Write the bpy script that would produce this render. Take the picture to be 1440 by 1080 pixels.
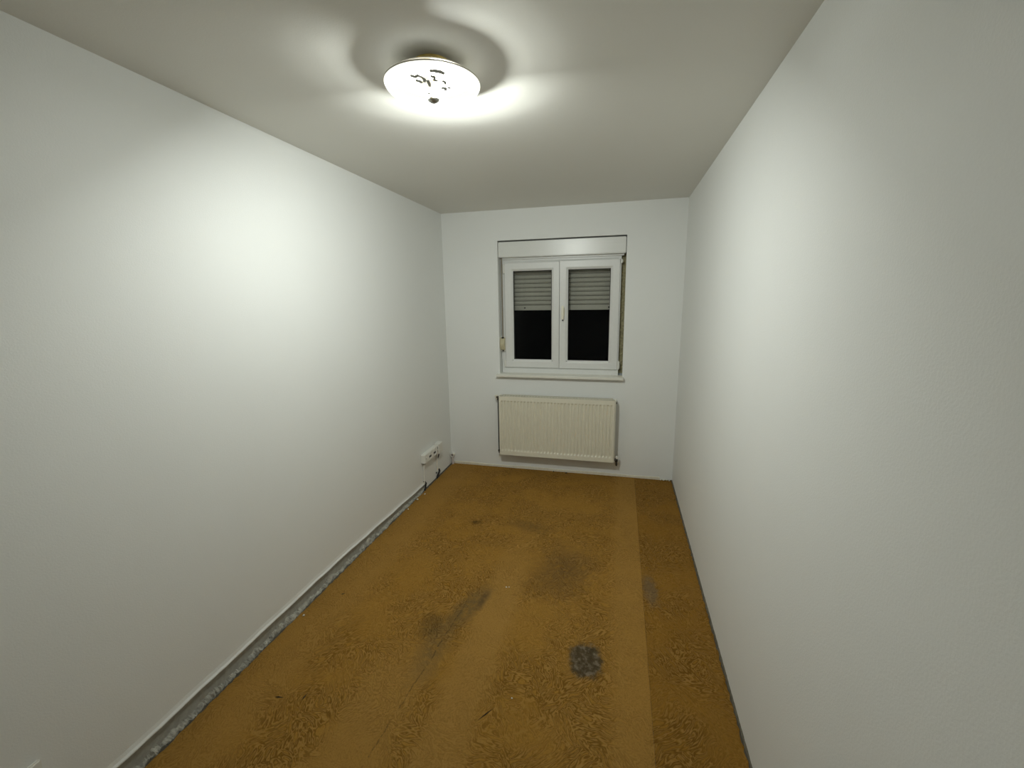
import bpy, bmesh, math, random
from mathutils import Vector, Matrix

# ------------------------------------------------------------------ camera, world, light, exposure
for o in list(bpy.data.objects):
    bpy.data.objects.remove(o)
S = bpy.context.scene
C = S.collection
PI = math.pi

W, D, H = 2.295, 4.190, 2.600          # room: x 0..W, far wall at y = D, ceiling height
NEAR = -0.70                           # wall behind the camera
F_PX, CX, CZ = 604.29, 1.7516, 1.7674
YAW, PITCH, ROLL = 0.2463, -0.1960, -0.0154

def make_camera():
    cy, sy, cp, sp = math.cos(YAW), math.sin(YAW), math.cos(PITCH), math.sin(PITCH)
    f = Vector((-sy * cp, cy * cp, sp)); r = Vector((cy, sy, 0)); u = r.cross(f)
    cr, sr = math.cos(ROLL), math.sin(ROLL)
    r2 = r * cr + u * sr; u2 = u * cr - r * sr
    cam = bpy.data.cameras.new('camera'); o = bpy.data.objects.new('camera', cam)
    C.objects.link(o)
    cam.sensor_fit = 'HORIZONTAL'; cam.sensor_width = 36.0; cam.lens = F_PX * 36.0 / 1440.0
    cam.clip_start = 0.02
    m = Matrix.Identity(4)
    for i in range(3):
        m[i][0] = r2[i]; m[i][1] = u2[i]; m[i][2] = -f[i]
    m[0][3], m[1][3], m[2][3] = CX, 0.0, CZ
    o.matrix_world = m
    S.camera = o
make_camera()

world = bpy.data.worlds.new('night'); S.world = world; world.use_nodes = True
world.node_tree.nodes['Background'].inputs[0].default_value = (0.35, 0.5, 0.8, 1)
world.node_tree.nodes['Background'].inputs[1].default_value = 0.0006      # night outside
S.view_settings.view_transform = 'Standard'; S.view_settings.look = 'None'
S.view_settings.exposure = 0.0; S.view_settings.gamma = 1.0
S.view_settings.use_curve_mapping = False

LX, LY = 1.065, 1.622                  # ceiling lamp axis
FRONT_W, DOWN_W, ROUND_W = 25.5, 12.5, 9.3          # the bulb's light: its front face (turned to the window) and all-round glow
LAMP_COL = (0.95, 1.0, 0.955)
BX, BY, BZ = LX + 0.008, LY - 0.015, 2.506

def lamp_light(name, kind, energy, loc, size, rot=(0, 0, 0)):
    l = bpy.data.lights.new(name, kind); l.energy = energy; l.color = LAMP_COL
    if kind == 'AREA':
        l.shape = 'DISK'; l.size = size
    else:
        l.shadow_soft_size = size
    o = bpy.data.objects.new(name, l); C.objects.link(o); o.location = loc; o.rotation_euler = rot
    return o
# ------------------------------------------------------------------ node helpers and materials
def new_mat(name):
    m = bpy.data.materials.new(name); m.use_nodes = True
    nt = m.node_tree
    b = nt.nodes['Principled BSDF']
    return m, nt, b
def N(nt, t, **kw):
    n = nt.nodes.new(t)
    for k, v in kw.items():
        if k.startswith('i_'):
            n.inputs[k[2:].replace('_', ' ')].default_value = v
        else:
            setattr(n, k, v)
    return n
def lk(nt, a, b): nt.links.new(a, b)
def MA(nt, op, a, b=None, c=None, clamp=False):
    n = nt.nodes.new('ShaderNodeMath'); n.operation = op; n.use_clamp = clamp
    for i, v in enumerate((a, b, c)):
        if v is None: continue
        if isinstance(v, (int, float)): n.inputs[i].default_value = v
        else: nt.links.new(v, n.inputs[i])
    return n.outputs[0]
def noise(nt, vec, scale, detail=2, rough=0.5, dist=0.0):
    n = N(nt, 'ShaderNodeTexNoise'); n.inputs['Scale'].default_value = scale
    n.inputs['Detail'].default_value = detail; n.inputs['Roughness'].default_value = rough
    n.inputs['Distortion'].default_value = dist
    lk(nt, vec, n.inputs['Vector']); return n.outputs['Fac']
def coords(nt): return N(nt, 'ShaderNodeTexCoord').outputs['Object']
def ramp(nt, val, lo, hi):
    n = N(nt, 'ShaderNodeMapRange'); n.interpolation_type = 'SMOOTHSTEP'
    n.inputs['From Min'].default_value = lo; n.inputs['From Max'].default_value = hi
    lk(nt, val, n.inputs['Value']); return n.outputs['Result']
def mix(nt, fac, a, b):
    n = N(nt, 'ShaderNodeMix', data_type='RGBA'); 
    for sock, v in ((n.inputs[0], fac), (n.inputs[6], a), (n.inputs[7], b)):
        if isinstance(v, (int, float)): sock.default_value = v
        elif isinstance(v, tuple): sock.default_value = (*v, 1) if len(v) == 3 else v
        else: lk(nt, v, sock)
    return n.outputs[2]
def bump(nt, b, height, strength, dist=0.002):
    n = N(nt, 'ShaderNodeBump'); n.inputs['Strength'].default_value = strength
    n.inputs['Distance'].default_value = dist
    lk(nt, height, n.inputs['Height']); lk(nt, n.outputs[0], b.inputs['Normal'])
def plain(name, col, rough=0.5, metal=0.0, nscale=60, var=0.06, bmp=0.05):
    m, nt, b = new_mat(name); co = coords(nt)
    f = noise(nt, co, nscale, 3)
    dk = tuple(c * (1 - var) for c in col); lt = tuple(min(1, c * (1 + var)) for c in col)
    lk(nt, mix(nt, f, dk, lt), b.inputs['Base Color'])
    b.inputs['Roughness'].default_value = rough; b.inputs['Metallic'].default_value = metal
    if bmp: bump(nt, b, f, bmp, 0.001)
    return m

def wall_paint(name, col, grain=0.25):
    m, nt, b = new_mat(name); co = coords(nt)
    big = noise(nt, co, 1.6, 3); fine = noise(nt, co, 170, 3, 0.6); mid = noise(nt, co, 9, 2)
    c = mix(nt, big, tuple(v * 0.975 for v in col), tuple(min(1, v * 1.02) for v in col))
    c = mix(nt, MA(nt, 'MULTIPLY', ramp(nt, fine, 0.35, 0.65), 0.12), c, tuple(v * 0.93 for v in col))
    lk(nt, c, b.inputs['Base Color']); b.inputs['Roughness'].default_value = 0.62
    b.inputs['Specular IOR Level'].default_value = 0.3
    h = MA(nt, 'ADD', fine, MA(nt, 'MULTIPLY', mid, 1.2))
    bump(nt, b, h, grain, 0.0022)
    return m

M = {}
M['wall'] = wall_paint('wall_paint', (0.84, 0.85, 0.825))
M['ceiling'] = wall_paint('ceiling_paint', (0.80, 0.79, 0.735), 0.15)
M['plaster'] = plain('bare_plaster', (0.36, 0.36, 0.32), 0.9, 0, 45, 0.35, 0.6)
M['rubble'] = plain('plaster_residue', (0.40, 0.39, 0.34), 0.9, 0, 38, 0.95, 0.6)
M['concrete'] = plain('concrete', (0.10, 0.09, 0.07), 0.9, 0, 30, 0.4, 0.5)
M['dark_edge'] = plain('dark_ragged_edge', (0.14, 0.125, 0.09), 0.9, 0, 60, 0.5, 0.6)  # dark uneven strip along the foot of the right wall
M['cream'] = plain('cream_strip', (0.74, 0.70, 0.58), 0.7, 0, 40, 0.12, 0.3)
M['pvc'] = plain('white_pvc', (0.76, 0.765, 0.74), 0.35, 0, 40, 0.03, 0.02)
M['box_pvc'] = None
M['shutter'] = plain('shutter_slat', (0.50, 0.50, 0.46), 0.55, 0, 35, 0.10, 0.05)
M['radiator'] = plain('radiator_enamel', (0.80, 0.765, 0.63), 0.38, 0, 25, 0.04, 0.02)
M['grille_dark'] = plain('radiator_inside', (0.62, 0.59, 0.49), 0.7)
M['steel_dark'] = plain('dark_steel', (0.06, 0.058, 0.05), 0.45, 0.6)
M['chrome'] = plain('chrome', (0.85, 0.85, 0.82), 0.15, 1.0, 40, 0.02, 0)
M['foam'] = plain('old_mounting_foam', (0.32, 0.29, 0.17), 0.95, 0, 55, 0.5, 0.8)
M['gasket'] = plain('black_gasket', (0.012, 0.012, 0.012), 0.6)
M['beige'] = plain('beige_plastic', (0.55, 0.50, 0.33), 0.45, 0, 60, 0.15, 0.03)
M['strap'] = plain('strap_webbing', (0.22, 0.19, 0.14), 0.9, 0, 300, 0.3, 0.3)
M['white_plastic'] = plain('white_plastic', (0.80, 0.79, 0.73), 0.35, 0, 50, 0.03, 0.02)
M['hole'] = plain('black_plastic', (0.015, 0.014, 0.012), 0.7)
M['brass'] = plain('brass', (0.78, 0.60, 0.22), 0.25, 1.0, 60, 0.1, 0.02)
M['pan'] = plain('lamp_pan_enamel', (0.62, 0.58, 0.50), 0.5, 0.0)
M['finial'] = plain('nickel_finial', (0.42, 0.41, 0.38), 0.35, 0.7)
M['motif'] = plain('grey_printed_motif', (0.55, 0.58, 0.58), 0.6)
M['crumb'] = plain('plaster_crumb', (0.80, 0.76, 0.66), 0.9, 0, 90, 0.3, 0.5)
M['splinter'] = plain('dark_wood_splinter', (0.035, 0.022, 0.01), 0.8)
M['handle'] = plain('cream_plastic', (0.86, 0.83, 0.68), 0.35, 0, 50, 0.03, 0.02)
M['sill'] = plain('painted_sill', (0.80, 0.785, 0.71), 0.45, 0, 40, 0.05, 0.05)
M['pinkish'] = plain('pale_pink_conduit', (0.62, 0.55, 0.52), 0.6)
M['reveal'] = plain('rough_outer_render', (0.42, 0.45, 0.46), 0.9, 0, 30, 0.2, 0.4)

def shutter_box_mat():
    m, nt, b = new_mat('brushed_white_box'); co = coords(nt)
    mp = N(nt, 'ShaderNodeMapping'); mp.inputs['Scale'].default_value = (4, 60, 160)
    lk(nt, co, mp.inputs['Vector']); f = noise(nt, mp.outputs[0], 1.0, 3)
    lk(nt, mix(nt, f, (0.72, 0.725, 0.69), (0.78, 0.785, 0.75)), b.inputs['Base Color'])
    b.inputs['Roughness'].default_value = 0.30
    bump(nt, b, f, 0.12, 0.001)
    return m
M['box_pvc'] = shutter_box_mat()

def glass_mat():
    m, nt, b = new_mat('window_glass'); nt.nodes.remove(b)
    out = nt.nodes['Material Output']
    tr = N(nt, 'ShaderNodeBsdfTransparent'); tr.inputs[0].default_value = (0.92, 0.92, 0.90, 1)
    gl = N(nt, 'ShaderNodeBsdfGlossy'); gl.inputs['Roughness'].default_value = 0.02
    fr = N(nt, 'ShaderNodeFresnel'); fr.inputs['IOR'].default_value = 1.22
    ms = N(nt, 'ShaderNodeMixShader'); lk(nt, fr.outputs[0], ms.inputs[0])
    lk(nt, tr.outputs[0], ms.inputs[1]); lk(nt, gl.outputs[0], ms.inputs[2])
    lk(nt, ms.outputs[0], out.inputs['Surface'])
    return m
M['glass'] = glass_mat()

def lit_glass(name, strength, clear):
    m, nt, b = new_mat(name); nt.nodes.remove(b)
    out = nt.nodes['Material Output']
    tr = N(nt, 'ShaderNodeBsdfTransparent'); tr.inputs[0].default_value = (1, 1, 1, 1)
    em = N(nt, 'ShaderNodeEmission'); em.inputs[0].default_value = (*LAMP_COL, 1); em.inputs[1].default_value = strength
    ms = N(nt, 'ShaderNodeMixShader'); ms.inputs[0].default_value = clear
    lk(nt, em.outputs[0], ms.inputs[1]); lk(nt, tr.outputs[0], ms.inputs[2])
    lk(nt, ms.outputs[0], out.inputs['Surface'])
    return m
M['dish'] = lit_glass('lit_glass_dish', 3.0, 0.70)
M['bulb'] = lit_glass('lit_bulb_glass', 12.0, 0.88)

# floor covering: ochre, embossed with wavy ridges, worn and stained
def floor_mat(name, right_sheet):
    m, nt, b = new_mat(name); co = coords(nt)
    sep = N(nt, 'ShaderNodeSeparateXYZ'); lk(nt, co, sep.inputs[0])
    X, Y = sep.outputs[0], sep.outputs[1]
    big = noise(nt, co, 2.2, 4, 0.6); mid = noise(nt, co, 11, 4, 0.6); fine = noise(nt, co, 120, 3, 0.6)
    n2 = noise(nt, co, 26, 3, 0.65)
    def streaks(rot, sx, sy, warp):
        nz = N(nt, 'ShaderNodeTexNoise'); nz.inputs['Scale'].default_value = 7.0; nz.inputs['Detail'].default_value = 2
        lk(nt, co, nz.inputs['Vector'])
        off = N(nt, 'ShaderNodeVectorMath', operation='SCALE'); lk(nt, nz.outputs['Color'], off.inputs[0]); off.inputs['Scale'].default_value = warp
        add = N(nt, 'ShaderNodeVectorMath', operation='ADD'); lk(nt, co, add.inputs[0]); lk(nt, off.outputs[0], add.inputs[1])
        mp = N(nt, 'ShaderNodeMapping'); mp.vector_type = 'TEXTURE'
        mp.inputs['Rotation'].default_value = (0, 0, rot); mp.inputs['Scale'].default_value = (1 / sx, 1 / sy, 1)
        lk(nt, add.outputs[0], mp.inputs['Vector'])
        return noise(nt, mp.outputs[0], 1.0, 0.6, 0.45)
    t1 = streaks(-0.75, 74, 15, 0.075); t2 = streaks(0.55, 78, 16, 0.075); t3 = streaks(1.5, 70, 16, 0.08)
    pn = noise(nt, co, 4.2, 2)
    sel = ramp(nt, pn, 0.43, 0.50); sel2 = ramp(nt, pn, 0.55, 0.61)
    def lerp(a, b2, f): return MA(nt, 'ADD', MA(nt, 'MULTIPLY', a, MA(nt, 'SUBTRACT', 1.0, f)), MA(nt, 'MULTIPLY', b2, f))
    tt = lerp(lerp(t1, t2, sel), t3, sel2)
    rid = ramp(nt, tt, 0.36, 0.62)
    def line(v, w): return MA(nt, 'SUBTRACT', 1.0, ramp(nt, MA(nt, 'ABSOLUTE', MA(nt, 'SUBTRACT', tt, v)), w * 0.25, w))
    dkl = MA(nt, 'MAXIMUM', line(0.43, 0.050), line(0.60, 0.050)); ltl = MA(nt, 'MAXIMUM', line(0.515, 0.045), line(0.345, 0.045))
    # worn smooth lanes along the room
    def lane(x0, x1, soft):
        xj = MA(nt, 'ADD', X, MA(nt, 'MULTIPLY', MA(nt, 'SUBTRACT', mid, 0.5), 0.12))
        return MA(nt, 'MULTIPLY', ramp(nt, xj, x0 - soft, x0 + soft), MA(nt, 'SUBTRACT', 1.0, ramp(nt, xj, x1 - soft, x1 + soft)))
    if right_sheet:
        smooth = MA(nt, 'MULTIPLY', lane(2.2, 2.4, 0.05), 0.3)
    else:
        near_f = MA(nt, 'SUBTRACT', 1.0, ramp(nt, Y, 2.1, 3.2))
        s1 = MA(nt, 'MULTIPLY', lane(1.00, 1.22, 0.05), near_f)
        s2 = MA(nt, 'MULTIPLY', lane(1.76, 2.2, 0.05), 0.8)
        s3 = MA(nt, 'MULTIPLY', lane(-0.2, 0.30, 0.10), 0.8)
        s4 = MA(nt, 'MULTIPLY', lane(0.62, 0.92, 0.06), MA(nt, 'MULTIPLY', MA(nt, 'SUBTRACT', 1.0, ramp(nt, Y, 1.5, 1.9)), 0.8))
        smooth = MA(nt, 'MAXIMUM', MA(nt, 'MAXIMUM', s1, s2), MA(nt, 'MAXIMUM', s3, s4))
    patchy = ramp(nt, noise(nt, co, 3.3, 3), 0.36, 0.58)
    amp = MA(nt, 'MULTIPLY', MA(nt, 'SUBTRACT', 1.0, MA(nt, 'MULTIPLY', smooth, 0.70)),
             MA(nt, 'ADD', 0.35, MA(nt, 'MULTIPLY', patchy, 0.65)))
    base = mix(nt, big, FL_DARK, FL_LIGHT)
    base = mix(nt, MA(nt, 'MULTIPLY', smooth, 0.6), base, FL_WORN)
    if right_sheet: base = mix(nt, 0.45, base, FL_DEEP)
    base = mix(nt, MA(nt, 'MULTIPLY', MA(nt, 'MULTIPLY', MA(nt, 'SUBTRACT', 1.0, rid), amp), 0.25), base, FL_RIDGE)
    base = mix(nt, MA(nt, 'MULTIPLY', MA(nt, 'MULTIPLY', dkl, amp), 0.58), base, FL_RIDGE)
    base = mix(nt, MA(nt, 'MULTIPLY', MA(nt, 'MULTIPLY', ltl, amp), 0.30), base, FL_CREST)
    base = mix(nt, MA(nt, 'MULTIPLY', ramp(nt, fine, 0.45, 0.7), 0.25), base, FL_RIDGE)
    # stains (each with a shape of its own)
    def blob(cx, cy, rx, ry, rot, rag, lo, hi):
        dx = MA(nt, 'SUBTRACT', X, cx); dy = MA(nt, 'SUBTRACT', Y, cy)
        c_, s_ = math.cos(rot), math.sin(rot)
        u = MA(nt, 'DIVIDE', MA(nt, 'ADD', MA(nt, 'MULTIPLY', dx, c_), MA(nt, 'MULTIPLY', dy, s_)), rx)
        v = MA(nt, 'DIVIDE', MA(nt, 'SUBTRACT', MA(nt, 'MULTIPLY', dy, c_), MA(nt, 'MULTIPLY', dx, s_)), ry)
        d = MA(nt, 'SQRT', MA(nt, 'ADD', MA(nt, 'POWER', MA(nt, 'ABSOLUTE', u), 2.6), MA(nt, 'POWER', MA(nt, 'ABSOLUTE', v), 2.6)))
        d = MA(nt, 'ADD', d, MA(nt, 'MULTIPLY', MA(nt, 'SUBTRACT', n2, 0.5), rag))
        return MA(nt, 'SUBTRACT', 1.0, ramp(nt, d, lo, hi))
    speck = ramp(nt, noise(nt, co, 34, 4, 0.65), 0.42, 0.72)
    if not right_sheet:
        for (cx, cy, rx, ry, rot, rag, lo, hi, col, k) in (
            (1.43, 2.55, 0.24, 0.36, -0.25, 1.6, 0.25, 1.15, (0.085, 0.055, 0.028), 0.55),
            (0.945, 2.08, 0.085, 0.24, -0.28, 1.2, 0.30, 1.20, (0.115, 0.085, 0.040), 0.75),
            (0.87, 1.75, 0.10, 0.26, 0.05, 1.3, 0.30, 1.15, (0.125, 0.090, 0.042), 0.55),
            (1.01, 2.16, 0.03, 0.13, -0.1, 1.0, 0.35, 1.10, (0.06, 0.042, 0.024), 0.6),
            (0.79, 1.90, 0.085, 0.12, 0.2, 1.5, 0.30, 1.10, (0.060, 0.042, 0.016), 0.6),
            (0.68, 3.02, 0.055, 0.035, 0.3, 0.8, 0.50, 1.10, (0.035, 0.022, 0.006), 0.75),
            (1.10, 3.05, 0.22, 0.10, -0.3, 1.6, 0.35, 1.10, (0.10, 0.068, 0.028), 0.5)):
            base = mix(nt, MA(nt, 'MULTIPLY', MA(nt, 'MULTIPLY', blob(cx, cy, rx, ry, rot, rag * 1.5, lo * 0.4, hi), k), MA(nt, 'ADD', 0.45, MA(nt, 'MULTIPLY', ramp(nt, n2, 0.38, 0.62), 0.6))), base, col)
        pt = blob(1.64, 1.855, 0.088, 0.115, 0.1, 0.9, 0.62, 1.12)
        pcol = mix(nt, speck, (0.055, 0.043, 0.024), (0.21, 0.175, 0.125))
        base = mix(nt, MA(nt, 'MULTIPLY', pt, 0.92), base, pcol)
        # long scratch
        xs = MA(nt, 'SUBTRACT', X, MA(nt, 'ADD', 0.745, MA(nt, 'MULTIPLY', Y, 0.082)))
        xs = MA(nt, 'ADD', xs, MA(nt, 'MULTIPLY', MA(nt, 'SUBTRACT', mid, 0.5), 0.035))
        ln = MA(nt, 'SUBTRACT', 1.0, ramp(nt, MA(nt, 'ABSOLUTE', xs), 0.001, 0.005))
        ln = MA(nt, 'MULTIPLY', MA(nt, 'MULTIPLY', ln, ramp(nt, n2, 0.42, 0.55)), MA(nt, 'SUBTRACT', 1.0, ramp(nt, Y, 1.9, 2.3)))
        base = mix(nt, MA(nt, 'MULTIPLY', ln, 0.55), base, (0.05, 0.033, 0.012))
    else:
        base = mix(nt, MA(nt, 'MULTIPLY', blob(1.985, 2.47, 0.05, 0.16, 0.1, 1.4, 0.3, 1.1), 0.5), base, (0.15, 0.12, 0.08))
    lk(nt, base, b.inputs['Base Color'])
    b.inputs['Roughness'].default_value = 0.75; b.inputs['Specular IOR Level'].default_value = 0.10
    h = MA(nt, 'ADD', MA(nt, 'MULTIPLY', MA(nt, 'ADD', MA(nt, 'SUBTRACT', ltl, dkl), MA(nt, 'MULTIPLY', rid, 0.5)), amp), MA(nt, 'MULTIPLY', fine, 0.25))
    bump(nt, b, h, 0.55, 0.0022)
    return m
FL_DARK = (0.305, 0.153, 0.019); FL_LIGHT = (0.378, 0.203, 0.042); FL_WORN = (0.375, 0.212, 0.056)
FL_DEEP = (0.205, 0.095, 0.008); FL_RIDGE = (0.105, 0.046, 0.004); FL_CREST = (0.48, 0.297, 0.105)
M['lino'] = floor_mat('ochre_floor_covering', False)
M['lino_r'] = floor_mat('ochre_floor_covering_right', True)

# ------------------------------------------------------------------ mesh helpers
def box(bm, x0, x1, y0, y1, z0, z1, bev=0.0, seg=2):
    vs = [bm.verts.new((x, y, z)) for x in (x0, x1) for y in (y0, y1) for z in (z0, z1)]
    q = ((0, 1, 3, 2), (4, 6, 7, 5), (0, 4, 5, 1), (2, 3, 7, 6), (0, 2, 6, 4), (1, 5, 7, 3))
    fs = [bm.faces.new([vs[i] for i in f]) for f in q]
    if bev:
        es = list({e for f in fs for e in f.edges})
        bmesh.ops.bevel(bm, geom=es, offset=bev, segments=seg, affect='EDGES', clamp_overlap=True)
def lathe(bm, prof, c=(0, 0, 0), axis='z', n=40, cap=True):
    rings = []
    for r, h in prof:
        ring = []
        for i in range(n):
            a = 2 * PI * i / n; p = (r * math.cos(a), r * math.sin(a), h)
            if axis == 'x': p = (p[2], p[0], p[1])
            if axis == 'y': p = (p[0], p[2], p[1])
            ring.append(bm.verts.new((c[0] + p[0], c[1] + p[1], c[2] + p[2])))
        rings.append(ring)
    for a, b in zip(rings, rings[1:]):
        for i in range(n):
            bm.faces.new((a[i], a[(i + 1) % n], b[(i + 1) % n], b[i]))
    if cap:
        for ring in (rings[0], rings[-1]):
            if (ring[0].co - ring[n // 2].co).length > 1e-5: bm.faces.new(ring)
def tube(bm, pts, r, n=10):
    pts = [Vector(p) for p in pts]; rings = []
    for i, p in enumerate(pts):
        t = (pts[min(i + 1, len(pts) - 1)] - pts[max(i - 1, 0)]).normalized()
        a = t.orthogonal().normalized() if i == 0 else (rings_a - t * rings_a.dot(t)).normalized()
        rings_a = a; b = t.cross(a)
        rings.append([bm.verts.new(p + (a * math.cos(2 * PI * k / n) + b * math.sin(2 * PI * k / n)) * r) for k in range(n)])
    for a, b in zip(rings, rings[1:]):
        for k in range(n): bm.faces.new((a[k], a[(k + 1) % n], b[(k + 1) % n], b[k]))
    bm.faces.new(rings[0]); bm.faces.new(rings[-1])
def ring_frame(bm, o, i, prof):
    """rectangular mitred frame; o / i = (x0,x1,z0,z1) outer and inner; prof = list of (t, y), closed loop"""
    loops = []
    for t, y in prof:
        x0, x1, z0, z1 = [a + (b - a) * t for a, b in zip(o, i)]
        loops.append([bm.verts.new(p) for p in ((x0, y, z0), (x1, y, z0), (x1, y, z1), (x0, y, z1))])
    for a, b in zip(loops, loops[1:] + loops[:1]):
        for k in range(4): bm.faces.new((a[k], a[(k + 1) % 4], b[(k + 1) % 4], b[k]))
def obj(name, bm, mat, parent=None, smooth=False):
    bmesh.ops.remove_doubles(bm, verts=bm.verts, dist=1e-6)
    bmesh.ops.recalc_face_normals(bm, faces=bm.faces)
    me = bpy.data.meshes.new(name); bm.to_mesh(me); bm.free()
    if smooth:
        for p in me.polygons: p.use_smooth = True
        try: me.set_sharp_from_angle(angle=math.radians(38))
        except Exception: pass
    me.materials.append(mat)
    o = bpy.data.objects.new(name, me); C.objects.link(o)
    if parent: o.parent = parent
    return o
def part(name, mat, parent, fn, smooth=False):
    bm = bmesh.new(); fn(bm); o = obj(name, bm, mat, parent, smooth)
    # children are modelled in world coordinates: undo the parent's offset
    p = parent; off = Vector((0, 0, 0))
    while p is not None:
        off += p.location; p = p.parent
    for v in o.data.vertices: v.co -= off
    return o
def tag(o, label, cat, group=None):
    o['label'] = label; o['category'] = cat
    if group: o['group'] = group
    return o
def thing(name, loc, label, cat, group=None):
    o = bpy.data.objects.new(name, None); C.objects.link(o); o.location = loc
    o.empty_display_size = 0.05
    return tag(o, label, cat, group)
def struct(name, mat, fn, label=None, smooth=False):
    bm = bmesh.new(); fn(bm); o = obj(name, bm, mat, None, smooth); o['kind'] = 'structure'
    if label: o['label'] = label
    return o

# ------------------------------------------------------------------ room shell
rng = random.Random(7)
floor = struct('floor', M['concrete'], lambda b: box(b, -0.12, W + 0.12, NEAR - 0.1, D + 0.36, -0.12, -0.0035), 'grey bare floor under ochre covering')
def ragged_sheet(b, x0, x1, y0, y1, jag0, jag1, z):
    n = 260; L = []; R_ = []
    for i in range(n + 1):
        y = y0 + (y1 - y0) * i / n
        L.append((x0 + rng.uniform(-jag0, jag0), y)); R_.append((x1 + rng.uniform(-jag1, jag1), y))
    t = [(b.verts.new((*p, z)), b.verts.new((*q, z)), b.verts.new((*p, -0.0034)), b.verts.new((*q, -0.0034))) for p, q in zip(L, R_)]
    for a, c in zip(t, t[1:]):
        b.faces.new((a[0], a[1], c[1], c[0])); b.faces.new((a[0], c[0], c[2], a[2])); b.faces.new((a[1], a[3], c[3], c[1]))
    b.faces.new((t[0][0], t[0][2], t[0][3], t[0][1])); b.faces.new((t[-1][0], t[-1][1], t[-1][3], t[-1][2]))
sheet1 = part('floor_covering_sheet', M['lino'], floor, lambda b: ragged_sheet(b, 0.016, 1.9395, NEAR, D - 0.004, 0.004, 0.0004, 0.0))
sheet2 = part('floor_covering_sheet', M['lino_r'], floor, lambda b: ragged_sheet(b, 1.9405, W - 0.010, NEAR, D - 0.004, 0.0004, 0.004, -0.0006))
struct('ceiling', M['ceiling'], lambda b: box(b, -0.12, W + 0.12, NEAR - 0.1, D + 0.36, H, H + 0.12), 'matt off-white painted ceiling')
struct('wall_right', M['wall'], lambda b: box(b, W, W + 0.12, NEAR - 0.1, D + 0.36, 0.004, H), 'plain white painted right wall')
struct('wall_near', M['wall'], lambda b: box(b, 0, W, NEAR - 0.1, NEAR, 0, H), 'plain white wall behind the viewer')

def lip_z(y):                          # bottom edge of the left wall's plaster
    if y < 2.2: return 0.092
    return 0.092 - (y - 2.2) / (3.50 - 2.2) * 0.040
def wall_left(b):
    ys = [NEAR - 0.1] + [NEAR + (3.50 - NEAR) * i / 140 for i in range(141)]
    prof = []
    for y in ys:
        z = lip_z(y) + 0.0015 * math.sin(y * 17) + rng.uniform(-0.0008, 0.0008)
        k = 0.009 + rng.uniform(-0.001, 0.001)
        prof.append([b.verts.new(p) for p in ((-0.12, y, H), (0, y, H), (0, y, z + 0.030), (k * 0.35, y, z + 0.014), (k, y, z + 0.006), (k, y, z + 0.001), (0.0, y, z - 0.002), (-0.12, y, z - 0.002))])
    for a, c in zip(prof, prof[1:]):
        for i in range(8): b.faces.new((a[i], a[(i + 1) % 8], c[(i + 1) % 8], c[i]))
    b.faces.new(prof[0]); b.faces.new(prof[-1])
    box(b, -0.12, 0, 3.50, D + 0.36, 0.004, H)
struct('wall_left', M['wall'], wall_left, 'white painted left wall with ragged bottom edge')
def base_left(b):                      # bare strip where the skirting was pulled off, and its residue
    box(b, -0.12, -0.009, NEAR - 0.1, 3.50, -0.0036, 0.095)
bl = struct('baseboard_left', M['plaster'], base_left, 'bare grey plaster strip where skirting was removed')
def residue(b):
    n = 900; rows = []
    h = 0.012; w = 0.006
    for i in range(n + 1):
        y = NEAR + (3.50 - NEAR) * i / n
        h += rng.uniform(-0.006, 0.006) + (0.014 - h) * 0.10; h = min(max(h, 0.001), 0.036)
        w += rng.uniform(-0.004, 0.004) + (0.005 - w) * 0.15; w = min(max(w, -0.006), 0.016)
        rows.append([b.verts.new(p) for p in ((-0.010, y, h + 0.008), (-0.007 + rng.uniform(-.003, .003), y, h + rng.uniform(-.002, .004)),
                     (w - 0.002, y, h * 0.75 + rng.uniform(-.003, .003)), (w + rng.uniform(0, .005), y, h * 0.3 + rng.uniform(-.002, .002)), (w + 0.002, y, -0.004))])
    for a, c in zip(rows, rows[1:]):
        for i in range(4): b.faces.new((a[i], a[i + 1], c[i + 1], c[i]))
rs = part('plaster_residue', M['rubble'], bl, residue); rs['kind'] = 'stuff'
def ragged_strip_y(b, x, sgn, z_lo, z_hi, thick, y0, y1, n=300):
    rows = []
    for i in range(n + 1):
        y = y0 + (y1 - y0) * i / n; t = thick * rng.uniform(0.6, 1.25); z = z_hi * rng.uniform(0.55, 1.2)
        rows.append([b.verts.new(p) for p in ((x, y, z + 0.003), (x + sgn * t * 0.6, y, z), (x + sgn * t, y, z * 0.4), (x + sgn * t, y, z_lo))])
    for a, c in zip(rows, rows[1:]):
        for i in range(3): b.faces.new((a[i], a[i + 1], c[i + 1], c[i]))
struct('baseboard_right', M['dark_edge'], lambda b: ragged_strip_y(b, W + 0.001, -1, -0.004, 0.006, 0.007, NEAR, D), 'dark ragged edge along the right wall')
def base_far(b):
    n = 220; rows = []
    for i in range(n + 1):
        x = 0.03 + (2.18 - 0.03) * i / n; t = 0.007 + rng.uniform(-0.0012, 0.0012); z = 0.024 + 0.003 * math.sin(x * 9) + rng.uniform(-0.0015, 0.0015)
        rows.append([b.verts.new(p) for p in ((x, D + 0.001, z + 0.003), (x, D - t * 0.7, z), (x, D - t, z - 0.006), (x, D - t, -0.002))])
    for a, c in zip(rows, rows[1:]):
        for i in range(3): b.faces.new((a[i], a[i + 1], c[i + 1], c[i]))
struct('baseboard_far', M['cream'], base_far, 'thin cream strip at the foot of the window wall')

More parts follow.
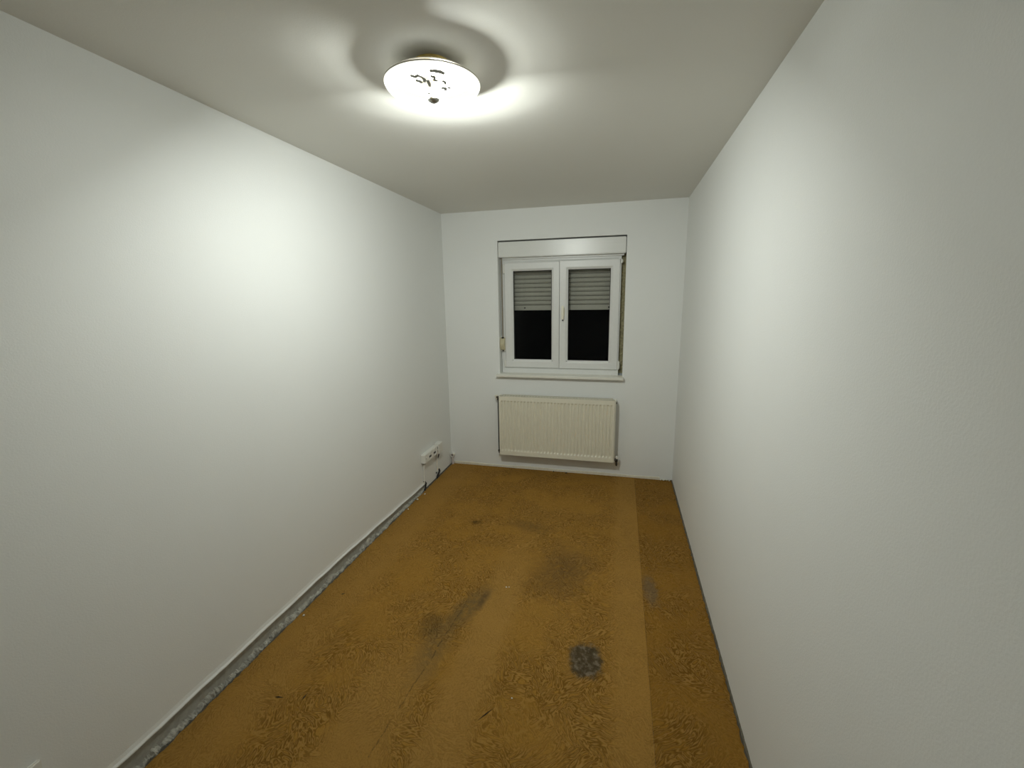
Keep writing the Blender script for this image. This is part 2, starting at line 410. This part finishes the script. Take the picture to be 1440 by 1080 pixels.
OX0, OX1, OZ0, OZ1 = 0.572, 1.790, 1.000, 2.319       # window opening
YE = D + 0.36
def wall_far(b):
    xs = [-0.12, OX0, OX1, W + 0.12]; zs = [0.004, OZ0, OZ1, H]
    def quad(p): b.faces.new([b.verts.new(q) for q in p])
    for y in (D, YE):
        for i in range(3):
            for k in range(3):
                if i == 1 and k == 1: continue
                quad([(xs[i], y, zs[k]), (xs[i + 1], y, zs[k]), (xs[i + 1], y, zs[k + 1]), (xs[i], y, zs[k + 1])])
    for x in (OX0, OX1): quad([(x, D, OZ0), (x, YE, OZ0), (x, YE, OZ1), (x, D, OZ1)])
    for z in (OZ0, OZ1): quad([(OX0, D, z), (OX1, D, z), (OX1, YE, z), (OX0, YE, z)])
    for x in (xs[0], xs[3]): quad([(x, D, zs[0]), (x, YE, zs[0]), (x, YE, H), (x, D, H)])
    for z in (zs[0], zs[3]): quad([(xs[0], D, z), (xs[3], D, z), (xs[3], YE, z), (xs[0], YE, z)])
struct('wall_far', M['wall'], wall_far, 'white painted end wall with the window')

# ------------------------------------------------------------------ window
win = bpy.data.objects.new('window_1', None); C.objects.link(win)
win.location = (1.18, D + 0.1, OZ0); win['kind'] = 'structure'; win['label'] = 'white plastic double casement window, dark outside'
FY = D + 0.082
part('window_frame', M['pvc'], win, lambda b: ring_frame(b, (0.578, 1.748, 1.0145, 2.170), (0.660, 1.700, 1.110, 2.080),
     [(0.0, FY), (0.45, FY), (0.5, FY + 0.004), (1.0, FY + 0.02), (1.0, FY + 0.06), (0.0, FY + 0.06)]))
def foam(b):
    n = 60; rows = []
    for i in range(n + 1):
        z = 1.03 + (2.165 - 1.03) * i / n
        rows.append([b.verts.new((x, FY + 0.045 + rng.uniform(0, 0.012), z)) for x in (1.747, 1.762, 1.776, 1.7905)])
    for a, c in zip(rows, rows[1:]):
        for i in range(3): b.faces.new((a[i], a[i + 1], c[i + 1], c[i]))
part('joint_filler', M['foam'], win, foam)
def sash(x0, x1, z0, z1, gx0, gx1, gz0, gz1):
    y = D + 0.066
    pr = [(0.0, y + 0.004), (0.04, y), (0.72, y), (0.78, y + 0.002), (0.95, y + 0.012), (1.0, y + 0.016), (1.0, y + 0.05), (0.0, y + 0.05)]
    s = part('sash', M['pvc'], win, lambda b: ring_frame(b, (x0, x1, z0, z1), (gx0, gx1, gz0, gz1), pr))
    part('pane', M['glass'], s, lambda b: box(b, gx0 - 0.008, gx1 + 0.008, y + 0.026, y + 0.030, gz0 - 0.008, gz1 + 0.008))
    part('gasket', M['gasket'], s, lambda b: ring_frame(b, (gx0 - 0.002, gx1 + 0.002, gz0 - 0.002, gz1 + 0.002), (gx0 + 0.005, gx1 - 0.005, gz0 + 0.005, gz1 - 0.005),
         [(0, y + 0.0165), (1, y + 0.021), (1, y + 0.025), (0, y + 0.025)]))
    return s
sl = sash(0.621, 1.1655, 1.073, 2.111, 0.706, 1.093, 1.156, 2.034)
sr = sash(1.1705, 1.738, 1.072, 2.115, 1.254, 1.653, 1.154, 2.034)
# astragal on the left sash's meeting stile, and the mitre groove at its head
part('meeting_strip', M['pvc'], sl, lambda b: box(b, 1.148, 1.1690, D + 0.061, D + 0.068, 1.078, 2.106, 0.002))
def groove(b):
    for (xa, za, xb, zb) in ((1.097, 2.038, 1.150, 2.098),):
        d = Vector((xb - xa, 0, zb - za)).normalized(); nrm = Vector((-d.z, 0, d.x)) * 0.0014
        p = [Vector((xa, D + 0.0652, za)), Vector((xb, D + 0.0652, zb))]
        tube(b, [q + Vector((0, 0.0006, 0)) for q in p], 0.0018, 6)
part('mitre_joint', M['pvc'], sl, groove)
def handle(b):
    box(b, 1.193, 1.223, D + 0.056, D + 0.067, 1.590, 1.665, 0.004)
    lathe(b, [(0.009, D + 0.030), (0.009, D + 0.058)], (1.208, 0, 1.628), 'y', 14)
    vs0 = len(b.verts)
    box(b, 1.197, 1.219, D + 0.018, D + 0.034, 1.560, 1.694, 0.006, 3)
part('window_handle', M['handle'], sr, handle, True)
part('handle_screw_cover', M['gasket'], sr, lambda b: box(b, 1.203, 1.216, D + 0.020, D + 0.032, 1.546, 1.561, 0.003))
def hinge(s, x, z, ln):
    part('hinge', M['white_plastic'], s, lambda b: (lathe(b, [(0.0, z), (0.007, z + 0.002), (0.009, z + 0.01), (0.009, z + ln - 0.01), (0.007, z + ln - 0.002), (0.0, z + ln)], (x, D + 0.066, 0), 'z', 14),
         box(b, x - 0.003, x + 0.012, D + 0.066, D + 0.083, z + 0.01, z + ln - 0.01)), True)
hinge(sl, 0.611, 2.010, 0.095); hinge(sl, 0.611, 1.075, 0.075)
hinge(sr, 1.7475, 1.075, 0.085); hinge(sr, 1.750, 2.075, 0.040)
def dot(s, x, z): part('drain_cap', M['finial'], s, lambda b: lathe(b, [(0.004, D + 0.0645), (0.004, D + 0.067)], (x, 0, z), 'y', 10))
for s, x, z in ((sl, 0.697, 1.148), (sl, 1.100, 1.147), (sr, 1.246, 1.146), (sr, 1.660, 1.146)): dot(s, x, z)
part('window_sill', M['sill'], win, lambda b: box(b, 0.544, 1.801, D - 0.058, D + 0.09, 0.990, 1.016, 0.003))
part('outer_sill', M['reveal'], win, lambda b: box(b, OX0, OX1, D + 0.14, YE + 0.03, 1.0005, 1.03))

# ------------------------------------------------------------------ roller shutter
sh = thing('roller_shutter', (1.18, D + 0.2, 1.65), 'grey slatted roller shutter half lowered behind the window, with white box', 'roller shutter')
def shbox(b):
    box(b, 0.576, 1.786, D + 0.006, D + 0.25, 2.162, 2.306, 0.006, 3)
part('shutter_box', M['box_pvc'], sh, shbox, True)
part('box_underlip', M['pvc'], sh, lambda b: box(b, 0.60, 1.77, D + 0.060, D + 0.075, 2.145, 2.164, 0.002))
SY = D + 0.195
def slat_bm(b, z0, hgt):
    n = 7; rows = []
    for k in range(n + 1):
        t = k / n; z = z0 + 0.003 + (hgt - 0.003) * t
        rows.append([b.verts.new((x, SY - 0.0120 * math.sin(PI * t) ** 0.8, z)) for x in (0.600, 1.765)])
    bk = [b.verts.new((x, SY + 0.003, z)) for z in (z0 + 0.003, z0 + hgt) for x in (0.600, 1.765)]
    for a, c in zip(rows, rows[1:]): b.faces.new((a[0], a[1], c[1], c[0]))
    b.faces.new((bk[0], bk[1], rows[0][1], rows[0][0])); b.faces.new((bk[2], bk[3], rows[-1][1], rows[-1][0]))
    b.faces.new((bk[0], bk[1], bk[3], bk[2]))
PIT = 0.0432
bar_top = 1.698
part('bottom_bar', M['shutter'], sh, lambda b: (box(b, 0.600, 1.765, SY - 0.009, SY + 0.004, 1.648, bar_top, 0.003),))
first = part('slat', M['shutter'], sh, lambda b: slat_bm(b, bar_top, PIT))
for k in range(1, 11):
    c = first.copy(); C.objects.link(c); c.parent = sh; c.location = (0, 0, k * PIT)
for x0, x1 in ((0.5725, 0.604), (1.758, 1.7895)):
    part('guide_rail', M['shutter'], sh, lambda b: box(b, x0, x1, SY - 0.02, SY - 0.010, 1.031, 2.162))
for x in (0.80, 1.64):
    part('bar_stop', M['gasket'], sh, lambda b: lathe(b, [(0.0, SY - 0.013), (0.007, SY - 0.012), (0.008, SY - 0.008)], (x, 0, 1.672), 'y', 12))
sw = thing('strap_winder', (0.597, D + 0.05, 1.25), 'yellowed beige shutter strap winder on the left window reveal', 'strap winder')
def winder(b):
    pr = []
    for i in range(13):
        t = i / 12; z = 1.252 + 0.128 * t
        pr.append((z, 0.010 + 0.030 * math.sin(PI * t) ** 0.55))
    rows = [[b.verts.new(p) for p in ((0.5725, D + 0.062, z), (0.5725, D + 0.062 - d, z), (0.579, D + 0.058 - d, z), (0.613, D + 0.058 - d, z), (0.619, D + 0.063 - d, z), (0.619, D + 0.062, z))] for z, d in pr]
    for a, c in zip(rows, rows[1:]):
        for i in range(6): b.faces.new((a[i], a[(i + 1) % 6], c[(i + 1) % 6], c[i]))
    b.faces.new(rows[0]); b.faces.new(rows[-1])
part('winder_housing', M['beige'], sw, winder)
part('mounting_plate', M['white_plastic'], sw, lambda b: box(b, 0.5722, 0.622, D + 0.058, D + 0.083, 1.240, 1.392, 0.003))
_b = bmesh.new(); box(_b, 0.592, 0.604, D + 0.046, D + 0.048, 1.386, 2.162)
tag(obj('shutter_strap', _b, M['strap']), 'narrow brown pull strap hanging from shutter box to beige winder', 'strap')
part('strap_slot', M['hole'], sw, lambda b: box(b, 0.588, 0.610, D + 0.030, D + 0.052, 1.372, 1.386, 0.002))
part('strap_hook', M['hole'], sw, lambda b: box(b, 0.592, 0.604, D + 0.044, D + 0.056, 1.238, 1.256, 0.003))

# ------------------------------------------------------------------ radiator
RX0, RX1, RZ0, RZ1, RY = 0.594, 1.731, 0.188, 0.803, D - 0.130
rad = thing('radiator', (1.165, D - 0.07, RZ0), 'cream ribbed steel panel radiator under the window', 'radiator')
def rad_front(b):
    n = 33; a0, a1 = RX0 + 0.012, RX1 - 0.012; pit = (a1 - a0) / n
    xs = [(RX0, 0), (RX0 + 0.006, 0)]
    for i in range(n):
        x = a0 + i * pit
        xs += [(x + pit * 0.06, 0), (x + pit * 0.30, 1), (x + pit * 0.52, 1), (x + pit * 0.76, 0)]
    xs += [(RX1 - 0.006, 0), (RX1, 0)]
    zs = [(RZ0, 0), (RZ0 + 0.044, 0), (RZ0 + 0.060, 1), (RZ1 - 0.054, 1), (RZ1 - 0.040, 0), (RZ1, 0)]
    g = [[b.verts.new((x, RY + 0.0115 * dx * dz, z)) for z, dz in zs] for x, dx in xs]
    for p, q in zip(g, g[1:]):
        for k in range(len(zs) - 1): b.faces.new((p[k], q[k], q[k + 1], p[k + 1]))
    def strip(vs, off):
        nv = [b.verts.new(v.co + Vector(off)) for v in vs]
        for k in range(len(vs) - 1): b.faces.new((vs[k], vs[k + 1], nv[k + 1], nv[k]))
    strip([r[0] for r in g], (0, 0.012, 0)); strip([r[-1] for r in g], (0, 0.012, 0))
    strip(g[0], (0, 0.012, 0)); strip(g[-1], (0, 0.012, 0))
part('front_panel', M['radiator'], rad, rad_front)
part('back_panel', M['radiator'], rad, lambda b: box(b, RX0, RX1, D - 0.048, D - 0.036, RZ0, RZ1 - 0.005, 0.003))
def fins(b):
    n = 60
    for i in range(n):
        x = RX0 + 0.03 + (RX1 - RX0 - 0.06) * i / (n - 1)
        box(b, x - 0.001, x + 0.001, RY + 0.013, D - 0.049, RZ0 + 0.05, RZ1 - 0.05)
part('convector_fins', M['grille_dark'], rad, fins)['kind'] = 'stuff'
for x0, x1 in ((RX0 - 0.005, RX0 + 0.001), (RX1 + 0.003, RX1 + 0.0095)):
    part('side_cover', M['radiator'], rad, lambda b: box(b, x0, x1, RY + 0.006, D - 0.034, RZ0 + 0.004, RZ1 + 0.004, 0.0015))
def grille(b):
    zt = RZ1 + 0.001
    box(b, RX0 + 0.02, RX1 - 0.02, RY + 0.010, RY + 0.016, zt - 0.004, zt + 0.003)
    box(b, RX0 + 0.02, RX1 - 0.02, D - 0.040, D - 0.034, zt - 0.004, zt + 0.003)
    n = 38
    for i in range(n + 1):
        x = RX0 + 0.02 + (RX1 - RX0 - 0.04) * i / n
        box(b, x - 0.0012, x + 0.0012, RY + 0.010, D - 0.034, zt - 0.003, zt + 0.002)
part('top_grille', M['grille_dark'], rad, grille)
for x in (0.78, 1.55):
    part('wall_bracket', M['radiator'], rad, lambda b: box(b, x - 0.02, x + 0.02, D - 0.037, D + 0.0005, 0.26, 0.72))
vx, vy, vz = 1.757, D - 0.085, 0.205
def valve(b):
    lathe(b, [(0.010, RX1 + 0.004), (0.010, vx - 0.008)], (0, vy, vz), 'x', 14)
    lathe(b, [(0.016, vx - 0.012), (0.016, vx - 0.002)], (0, vy, vz), 'x', 6)
    lathe(b, [(0.0, -0.024), (0.012, -0.022), (0.014, -0.008), (0.016, 0.0), (0.014, 0.012), (0.012, 0.018)], (vx + 0.004, vy, vz), 'z', 16)
v = part('lockshield_valve', M['steel_dark'], rad, valve, True)
part('valve_cap', M['white_plastic'], v, lambda b: lathe(b, [(0.013, vz + 0.010), (0.014, vz + 0.022), (0.012, vz + 0.034), (0.006, vz + 0.038), (0, vz + 0.039)], (vx + 0.006, vy, 0), 'z', 16), True)
def pipe(b):
    tube(b, [(vx + 0.004, vy, vz - 0.02), (vx + 0.004, vy, vz - 0.045), (vx + 0.005, vy + 0.006, vz - 0.058), (vx + 0.006, vy + 0.02, vz - 0.066), (vx + 0.008, D + 0.001, vz - 0.068)], 0.008)
part('pipe', M['steel_dark'], rad, pipe, True)
part('pipe_rosette', M['cream'], rad, lambda b: lathe(b, [(0.0, D - 0.008), (0.014, D - 0.008), (0.022, D - 0.002), (0.022, D + 0.001)], (vx + 0.008, 0, vz - 0.068), 'y', 18), True)
part('bleed_plug', M['steel_dark'], rad, lambda b: lathe(b, [(0.010, RX1 + 0.009), (0.010, RX1 + 0.016), (0.005, RX1 + 0.018)], (0, D - 0.085, RZ1 - 0.028), 'x', 6))
# left end: vent valve, thin riser and blind plug
part('side_pipe', M['steel_dark'], rad, lambda b: tube(b, [(0.570, D - 0.085, 0.188), (0.570, D - 0.085, 0.775)], 0.0055, 8), True)
for zc in (0.215, 0.765):
    part('pipe_union', M['steel_dark'], rad, lambda b: lathe(b, [(0.010, 0.562), (0.012, 0.568), (0.012, 0.578), (0.008, 0.590)], (0, D - 0.085, zc), 'x', 10), True)
vv = part('vent_valve', M['steel_dark'], rad, lambda b: (lathe(b, [(0.011, 0.555), (0.013, 0.560), (0.013, 0.574)], (0, D - 0.085, 0.785), 'x', 10),), True)
part('vent_key', M['cream'], vv, lambda b: (box(b, 0.535, 0.572, D - 0.093, D - 0.078, 0.797, 0.805, 0.002), box(b, 0.541, 0.553, D - 0.090, D - 0.081, 0.770, 0.800, 0.002)))

# ------------------------------------------------------------------ ceiling lamp
lamp = thing('ceiling_lamp', (LX, LY, H), 'lit round glass dish ceiling lamp with brass fittings', 'ceiling lamp')
# the bulb's own light, inside the dish
for _l in (
    lamp_light('bulb_light_front', 'AREA', FRONT_W, (LX, LY + 0.018, 2.512), 0.04, (math.radians(38), 0, math.radians(5))),
    lamp_light('bulb_light_down', 'AREA', DOWN_W, (LX, LY - 0.02, 2.503), 0.05),
    lamp_light('bulb_light_round', 'POINT', ROUND_W, (BX, BY, BZ), 0.012),
    ):
    _l.parent = lamp; _l.location -= lamp.location
RIM, DZ, DR = 2.530, 0.041, 0.171
def dish(b):
    n = 24; pr = []
    for i in range(n + 1):
        a = i / n * PI / 2
        pr.append((max(DR * math.sin(a) ** 0.8, 0.006), RIM - DZ * math.cos(a)))
    lathe(b, pr, (LX, LY, 0), 'z', 72, cap=False)
dsh = part('glass_dish', M['dish'], lamp, dish, True)
part('dish_rim', M['pan'], dsh, lambda b: lathe(b, [(DR - 0.002, RIM - 0.001), (DR + 0.001, RIM - 0.001), (DR + 0.001, RIM + 0.003), (DR - 0.002, RIM + 0.003), (DR - 0.002, RIM - 0.001)], (LX, LY, 0), 'z', 72, cap=False), True)
part('lamp_pan', M['pan'], lamp, lambda b: lathe(b, [(0.0, 2.564), (0.060, 2.562), (0.120, 2.557), (0.142, 2.550), (0.144, 2.552), (0.124, 2.561), (0.060, 2.567), (0.0, 2.569)], (LX, LY, 0), 'z', 64, cap=False), True)
part('ceiling_canopy', M['brass'], lamp, lambda b: lathe(b, [(0.0, 2.569), (0.030, 2.570), (0.058, 2.580), (0.064, 2.592), (0.066, H + 0.0005)], (LX, LY, 0), 'z', 48, cap=False), True)
hd = Vector((-0.06, -0.9982, 0.0))
def holder(b):
    n = 20; sd = Vector((-hd.y, hd.x, 0)); up = Vector((0, 0, 1)); rings = []
    for r, d in ((0.016, 0.022), (0.021, 0.024), (0.021, 0.040), (0.017, 0.044), (0.017, 0.060), (0.009, 0.066)):
        c = Vector((BX, BY, BZ + 0.006)) + hd * d
        rings.append([b.verts.new(c + (sd * math.cos(2 * PI * k / n) + up * math.sin(2 * PI * k / n)) * r) for k in range(n)])
    for p, q in zip(rings, rings[1:]):
        for k in range(n): b.faces.new((p[k], p[(k + 1) % n], q[(k + 1) % n], q[k]))
    b.faces.new(rings[0]); b.faces.new(rings[-1])
    c = Vector((BX, BY, BZ + 0.006)) + hd * 0.052
    tube(b, [c + Vector((0, 0, 0.010)), c + Vector((0, 0, 0.058))], 0.006, 10)
part('lampholder', M['brass'], lamp, holder, True)
part('collar_nut', M['brass'], lamp, lambda b: lathe(b, [(0.0, 2.487), (0.011, 2.4875), (0.013, 2.491), (0.009, 2.495), (0.0, 2.496)], (LX, LY, 0), 'z', 8))
part('finial', M['finial'], lamp, lambda b: lathe(b, [(0.0, 2.472), (0.010, 2.474), (0.019, 2.480), (0.021, 2.485), (0.017, 2.489), (0.0, 2.4895)], (LX, LY, 0), 'z', 24), True)
part('bulb', M['bulb'], lamp, lambda b: lathe(b, [(0.0, BZ - 0.008), (0.010, BZ - 0.006), (0.017, BZ), (0.018, BZ + 0.008), (0.014, BZ + 0.017), (0.010, BZ + 0.023)], (BX, BY, 0), 'z', 24, cap=False), True)
def dish_z(r):
    s = min(1.0, max(0.0, r / DR)) ** (1 / 0.8); return RIM - DZ * math.sqrt(max(0, 1 - s * s)) - 0.0012
def motif(pts, w0, w1):
    def f(b):
        P = [Vector(p) for p in pts]; n = len(P); L = []; R_ = []
        for i, p in enumerate(P):
            d = (P[min(i + 1, n - 1)] - P[max(i - 1, 0)]).normalized(); nn = Vector((-d.y, d.x))
            w = (w0 + (w1 - w0) * i / (n - 1)) * (0.55 + 0.45 * math.sin(PI * (i + 0.6) / (n + 0.2)))
            L.append(p + nn * w); R_.append(p - nn * w)
        def V(p, dz): return b.verts.new((LX + p.x, LY + p.y, dish_z(p.length) + dz))
        a = [(V(l, 0), V(r, 0), V(l, 0.0008), V(r, 0.0008)) for l, r in zip(L, R_)]
        for p, q in zip(a, a[1:]):
            b.faces.new((p[0], p[1], q[1], q[0])); b.faces.new((p[2], q[2], q[3], p[3]))
            b.faces.new((p[0], q[0], q[2], p[2])); b.faces.new((p[1], p[3], q[3], q[1]))
        b.faces.new((a[0][0], a[0][2], a[0][3], a[0][1])); b.faces.new((a[-1][0], a[-1][1], a[-1][3], a[-1][2]))
    return f
for pts, w0, w1 in (
    ([(-0.020, -0.140), (-0.006, -0.132), (0.006, -0.136), (0.014, -0.126)], 0.006, 0.005),
    ([(-0.012, -0.118), (0.000, -0.112), (0.004, -0.102)], 0.006, 0.007),
    ([(0.012, -0.132), (0.020, -0.116), (0.014, -0.104)], 0.005, 0.006),
    ([(0.028, -0.110), (0.026, -0.092), (0.022, -0.078)], 0.007, 0.004),
    ([(0.045, -0.124), (0.056, -0.116), (0.050, -0.104), (0.060, -0.096)], 0.006, 0.006),
    ([(0.050, -0.142), (0.066, -0.136), (0.082, -0.126), (0.092, -0.114)], 0.005, 0.006),
    ([(0.074, -0.092), (0.080, -0.080), (0.076, -0.070)], 0.005, 0.004),
    ([(0.056, -0.058), (0.068, -0.050), (0.062, -0.038)], 0.007, 0.007),
    ([(0.078, -0.052), (0.084, -0.042)], 0.005, 0.005),
    ([(-0.004, -0.040), (0.006, -0.036)], 0.006, 0.006)):
    part('printed_motif', M['motif'], dsh, motif(pts, w0, w1))

# ------------------------------------------------------------------ sockets and wiring on the left wall
sk = thing('socket_block', (0.0, 3.60, 0.25), 'white surface-mounted twin socket block low on the left wall', 'socket')
def sock_body(b):
    box(b, -0.001, 0.044, 3.452, 3.740, 0.272, 0.362, 0.006, 3)
body = part('housing', M['white_plastic'], sk, sock_body, True)
for yc in (3.565, 3.665):
    part('socket_well', M['white_plastic'], sk, lambda b: lathe(b, [(0.034, 0.0435), (0.034, 0.047), (0.030, 0.047), (0.028, 0.0445), (0.0, 0.0445)], (0, yc, 0.317), 'x', 28, cap=False), True)
    for dy in (-0.012, 0.012):
        part('pin_hole', M['hole'], sk, lambda b: lathe(b, [(0.011, 0.0440), (0.011, 0.0462)], (0, yc + dy, 0.313), 'x', 12))
part('grommet', M['hole'], sk, lambda b: lathe(b, [(0.013, 0.262), (0.015, 0.268), (0.015, 0.274)], (0.02, 3.480, 0), 'z', 14))
part('screw_cap', M['finial'], sk, lambda b: lathe(b, [(0.006, 0.0435), (0.005, 0.0455)], (0, 3.480, 0.317), 'x', 12))
ph = thing('antenna_socket', (0.0, 3.80, 0.24), 'small white connection box beside the twin socket block', 'socket')
part('housing', M['white_plastic'], ph, lambda b: box(b, -0.001, 0.050, 3.757, 3.850, 0.262, 0.366, 0.005, 3), True)
for zc in (0.290, 0.328):
    part('port', M['finial'], ph, lambda b: box(b, 0.010, 0.040, 3.7555, 3.7580, zc - 0.013, zc + 0.013, 0.001))
    part('port_hole', M['white_plastic'], ph, lambda b: box(b, 0.016, 0.034, 3.7545, 3.7560, zc - 0.007, zc + 0.007))
def cable(name, pts, r, label, mat='white_plastic'):
    bm = bmesh.new(); tube(bm, pts, r, 10)
    return tag(obj(name, bm, M[mat], None, True), label, 'cable')
cable('power_cable', [(0.020, 3.480, 0.266), (0.014, 3.480, 0.22), (0.010, 3.480, 0.14), (0.009, 3.482, 0.07)], 0.008, 'white cable running down from the twin socket block')
cable('antenna_cable', [(0.020, 3.785, 0.264), (0.012, 3.785, 0.22), (0.008, 3.785, 0.15), (0.008, 3.780, 0.06)], 0.006, 'thin white cable running down from the small connection box')
cable('antenna_lead', [(0.028, 3.800, 0.264), (0.024, 3.802, 0.235), (0.012, 3.803, 0.205), (0.004, 3.803, 0.195)], 0.006, 'short dark cable under the small connection box', 'steel_dark')
def stub(name, pts, label, r=0.007):  # black tubes added in place of the dark plaster holes where cables end
    return cable(name, pts, r, label, 'hole')
stub('hole_stand_in', [(0.006, 3.478, 0.092), (0.012, 3.490, 0.078), (0.014, 3.502, 0.062), (0.010, 3.500, 0.040), (0.013, 3.488, 0.020), (0.012, 3.470, 0.004)], 'black curl standing in for the dark plaster hole below the twin socket block', 0.0085)
stub('hole_stand_in', [(0.004, 3.835, 0.072), (0.009, 3.838, 0.050), (0.010, 3.815, 0.036), (0.012, 3.795, 0.030), (0.010, 3.775, 0.018), (0.012, 3.760, 0.003)], 'black curl standing in for the dark hole at floor below the small connection box', 0.0085)
stub('hole_stand_in', [(0.003, 3.765, 0.062), (0.010, 3.767, 0.055)], 'tiny black tip standing in for a dark hole beside white antenna cable', 0.008)
cd = thing('conduit_stub', (0.022, D - 0.024, 0.0), 'short pale conduit stub with open dark end in the room corner', 'pipe')
part('conduit', M['pinkish'], cd, lambda b: lathe(b, [(0.012, -0.003), (0.012, 0.085)], (0.022, D - 0.024, 0), 'z', 18), True)
part('conduit_collar', M['white_plastic'], cd, lambda b: lathe(b, [(0.014, D - 0.002), (0.014, D - 0.046), (0.021, D - 0.046), (0.021, D + 0.0005)], (0.024, 0, 0.105), 'y', 20, cap=False), True)
part('open_end', M['pinkish'], cd, lambda b: lathe(b, [(0.0, D - 0.003), (0.0138, D - 0.003), (0.0138, D - 0.040)], (0.024, 0, 0.105), 'y', 20, cap=False), True)
ws = thing('wall_socket', (0.0, 0.665, 0.27), 'white wall socket at the very edge of the left wall', 'socket')
part('socket_plate', M['white_plastic'], ws, lambda b: box(b, -0.001, 0.014, 0.622, 0.708, 0.272, 0.3575, 0.004, 3), True)
part('socket_ring', M['white_plastic'], ws, lambda b: lathe(b, [(0.036, 0.0135), (0.034, 0.019), (0.030, 0.019), (0.028, 0.0145), (0.0, 0.0145)], (0, 0.665, 0.315), 'x', 30, cap=False), True)

# ------------------------------------------------------------------ crumbs and splinters on the floor
def crumb_bm(r, sq):
    bm = bmesh.new(); bmesh.ops.create_icosphere(bm, subdivisions=1, radius=r)
    for v in bm.verts:
        v.co *= rng.uniform(0.65, 1.2); v.co.z = v.co.z * sq
    return bm
def crumb(x, y, r, label, group='plaster crumbs on the floor', mat='crumb', sq=0.6):
    bm = crumb_bm(r, sq); zmin = min(v.co.z for v in bm.verts)
    for v in bm.verts: v.co += Vector((x, y, -zmin - 0.0008))
    return tag(obj('plaster_crumb', bm, M[mat]), label, 'crumb', group)
crumb(0.045, 1.802, 0.008, 'single white plaster crumb beside the bare left wall strip')
crumb(1.117, 2.299, 0.006, 'larger of two tiny pale crumbs lying together mid-floor')
crumb(1.134, 2.303, 0.0042, 'smaller of two tiny pale crumbs lying together mid-floor')
crumb(1.334, 1.570, 0.005, 'lone tiny pale crumb between the grey floor patch and the scratch')
for x, y, r, lb in ((0.034, 3.10, 0.007, 'smallest of the pale crumbs on the bare strip near the sockets'),
                   (0.030, 3.28, 0.011, 'largest pale crumb on the bare strip near the sockets'),
                   (0.048, 3.40, 0.009, 'pale crumb just below the black hole shape under the twin socket block')):
    crumb(x, y, r, lb, 'crumbs below the sockets')
for dx, dy, r, lb in ((0.0, -0.012, 0.012, 'plaster lump at the end of the cream strip, right of the radiator'),
                      (0.030, -0.016, 0.019, 'biggest plaster lump in the corner right of the radiator'),
                      (0.058, -0.012, 0.013, 'plaster lump between the biggest lump and the right wall corner'),
                      (0.082, -0.020, 0.010, 'small plaster lump tucked into the corner by the right wall')):
    crumb(2.186 + dx, D + dy, r, lb, 'broken plaster in the corner')
def splinter(x0, y0, x1, y1, w, label):
    bm = bmesh.new(); d = Vector((x1 - x0, y1 - y0, 0)); n = Vector((-d.y, d.x, 0)).normalized() * w / 2
    a = Vector((x0, y0, 0.0)); c = a + d; m_ = a + d * 0.45
    vs = [bm.verts.new(p) for p in (a, m_ - n, c, m_ + n)]; t = bm.verts.new(m_ + Vector((0, 0, w * 0.8)))
    for i in range(4): bm.faces.new((vs[i], vs[(i + 1) % 4], t))
    bm.faces.new(vs)
    return tag(obj('wood_splinter', bm, M['splinter']), label, 'splinter')
splinter(0.275, 1.330, 0.322, 1.338, 0.007, 'short dark splinter lying by the left wall strip')
splinter(0.408, 1.340, 0.412, 1.385, 0.006, 'thin dark splinter beside a shorter one on the floor')
splinter(1.215, 1.435, 1.272, 1.512, 0.006, 'long reddish dark splinter in front of the grey floor patch')
splinter(1.255, 4.150, 1.275, 4.172, 0.016, 'dark flake at the foot of the wall below the radiator')
splinter(1.125, 4.165, 1.140, 4.178, 0.014, 'small dark flake near the strip below the radiator')
splinter(0.140, 2.010, 0.165, 2.025, 0.006, 'tiny dark speck on the floor along the left wall')
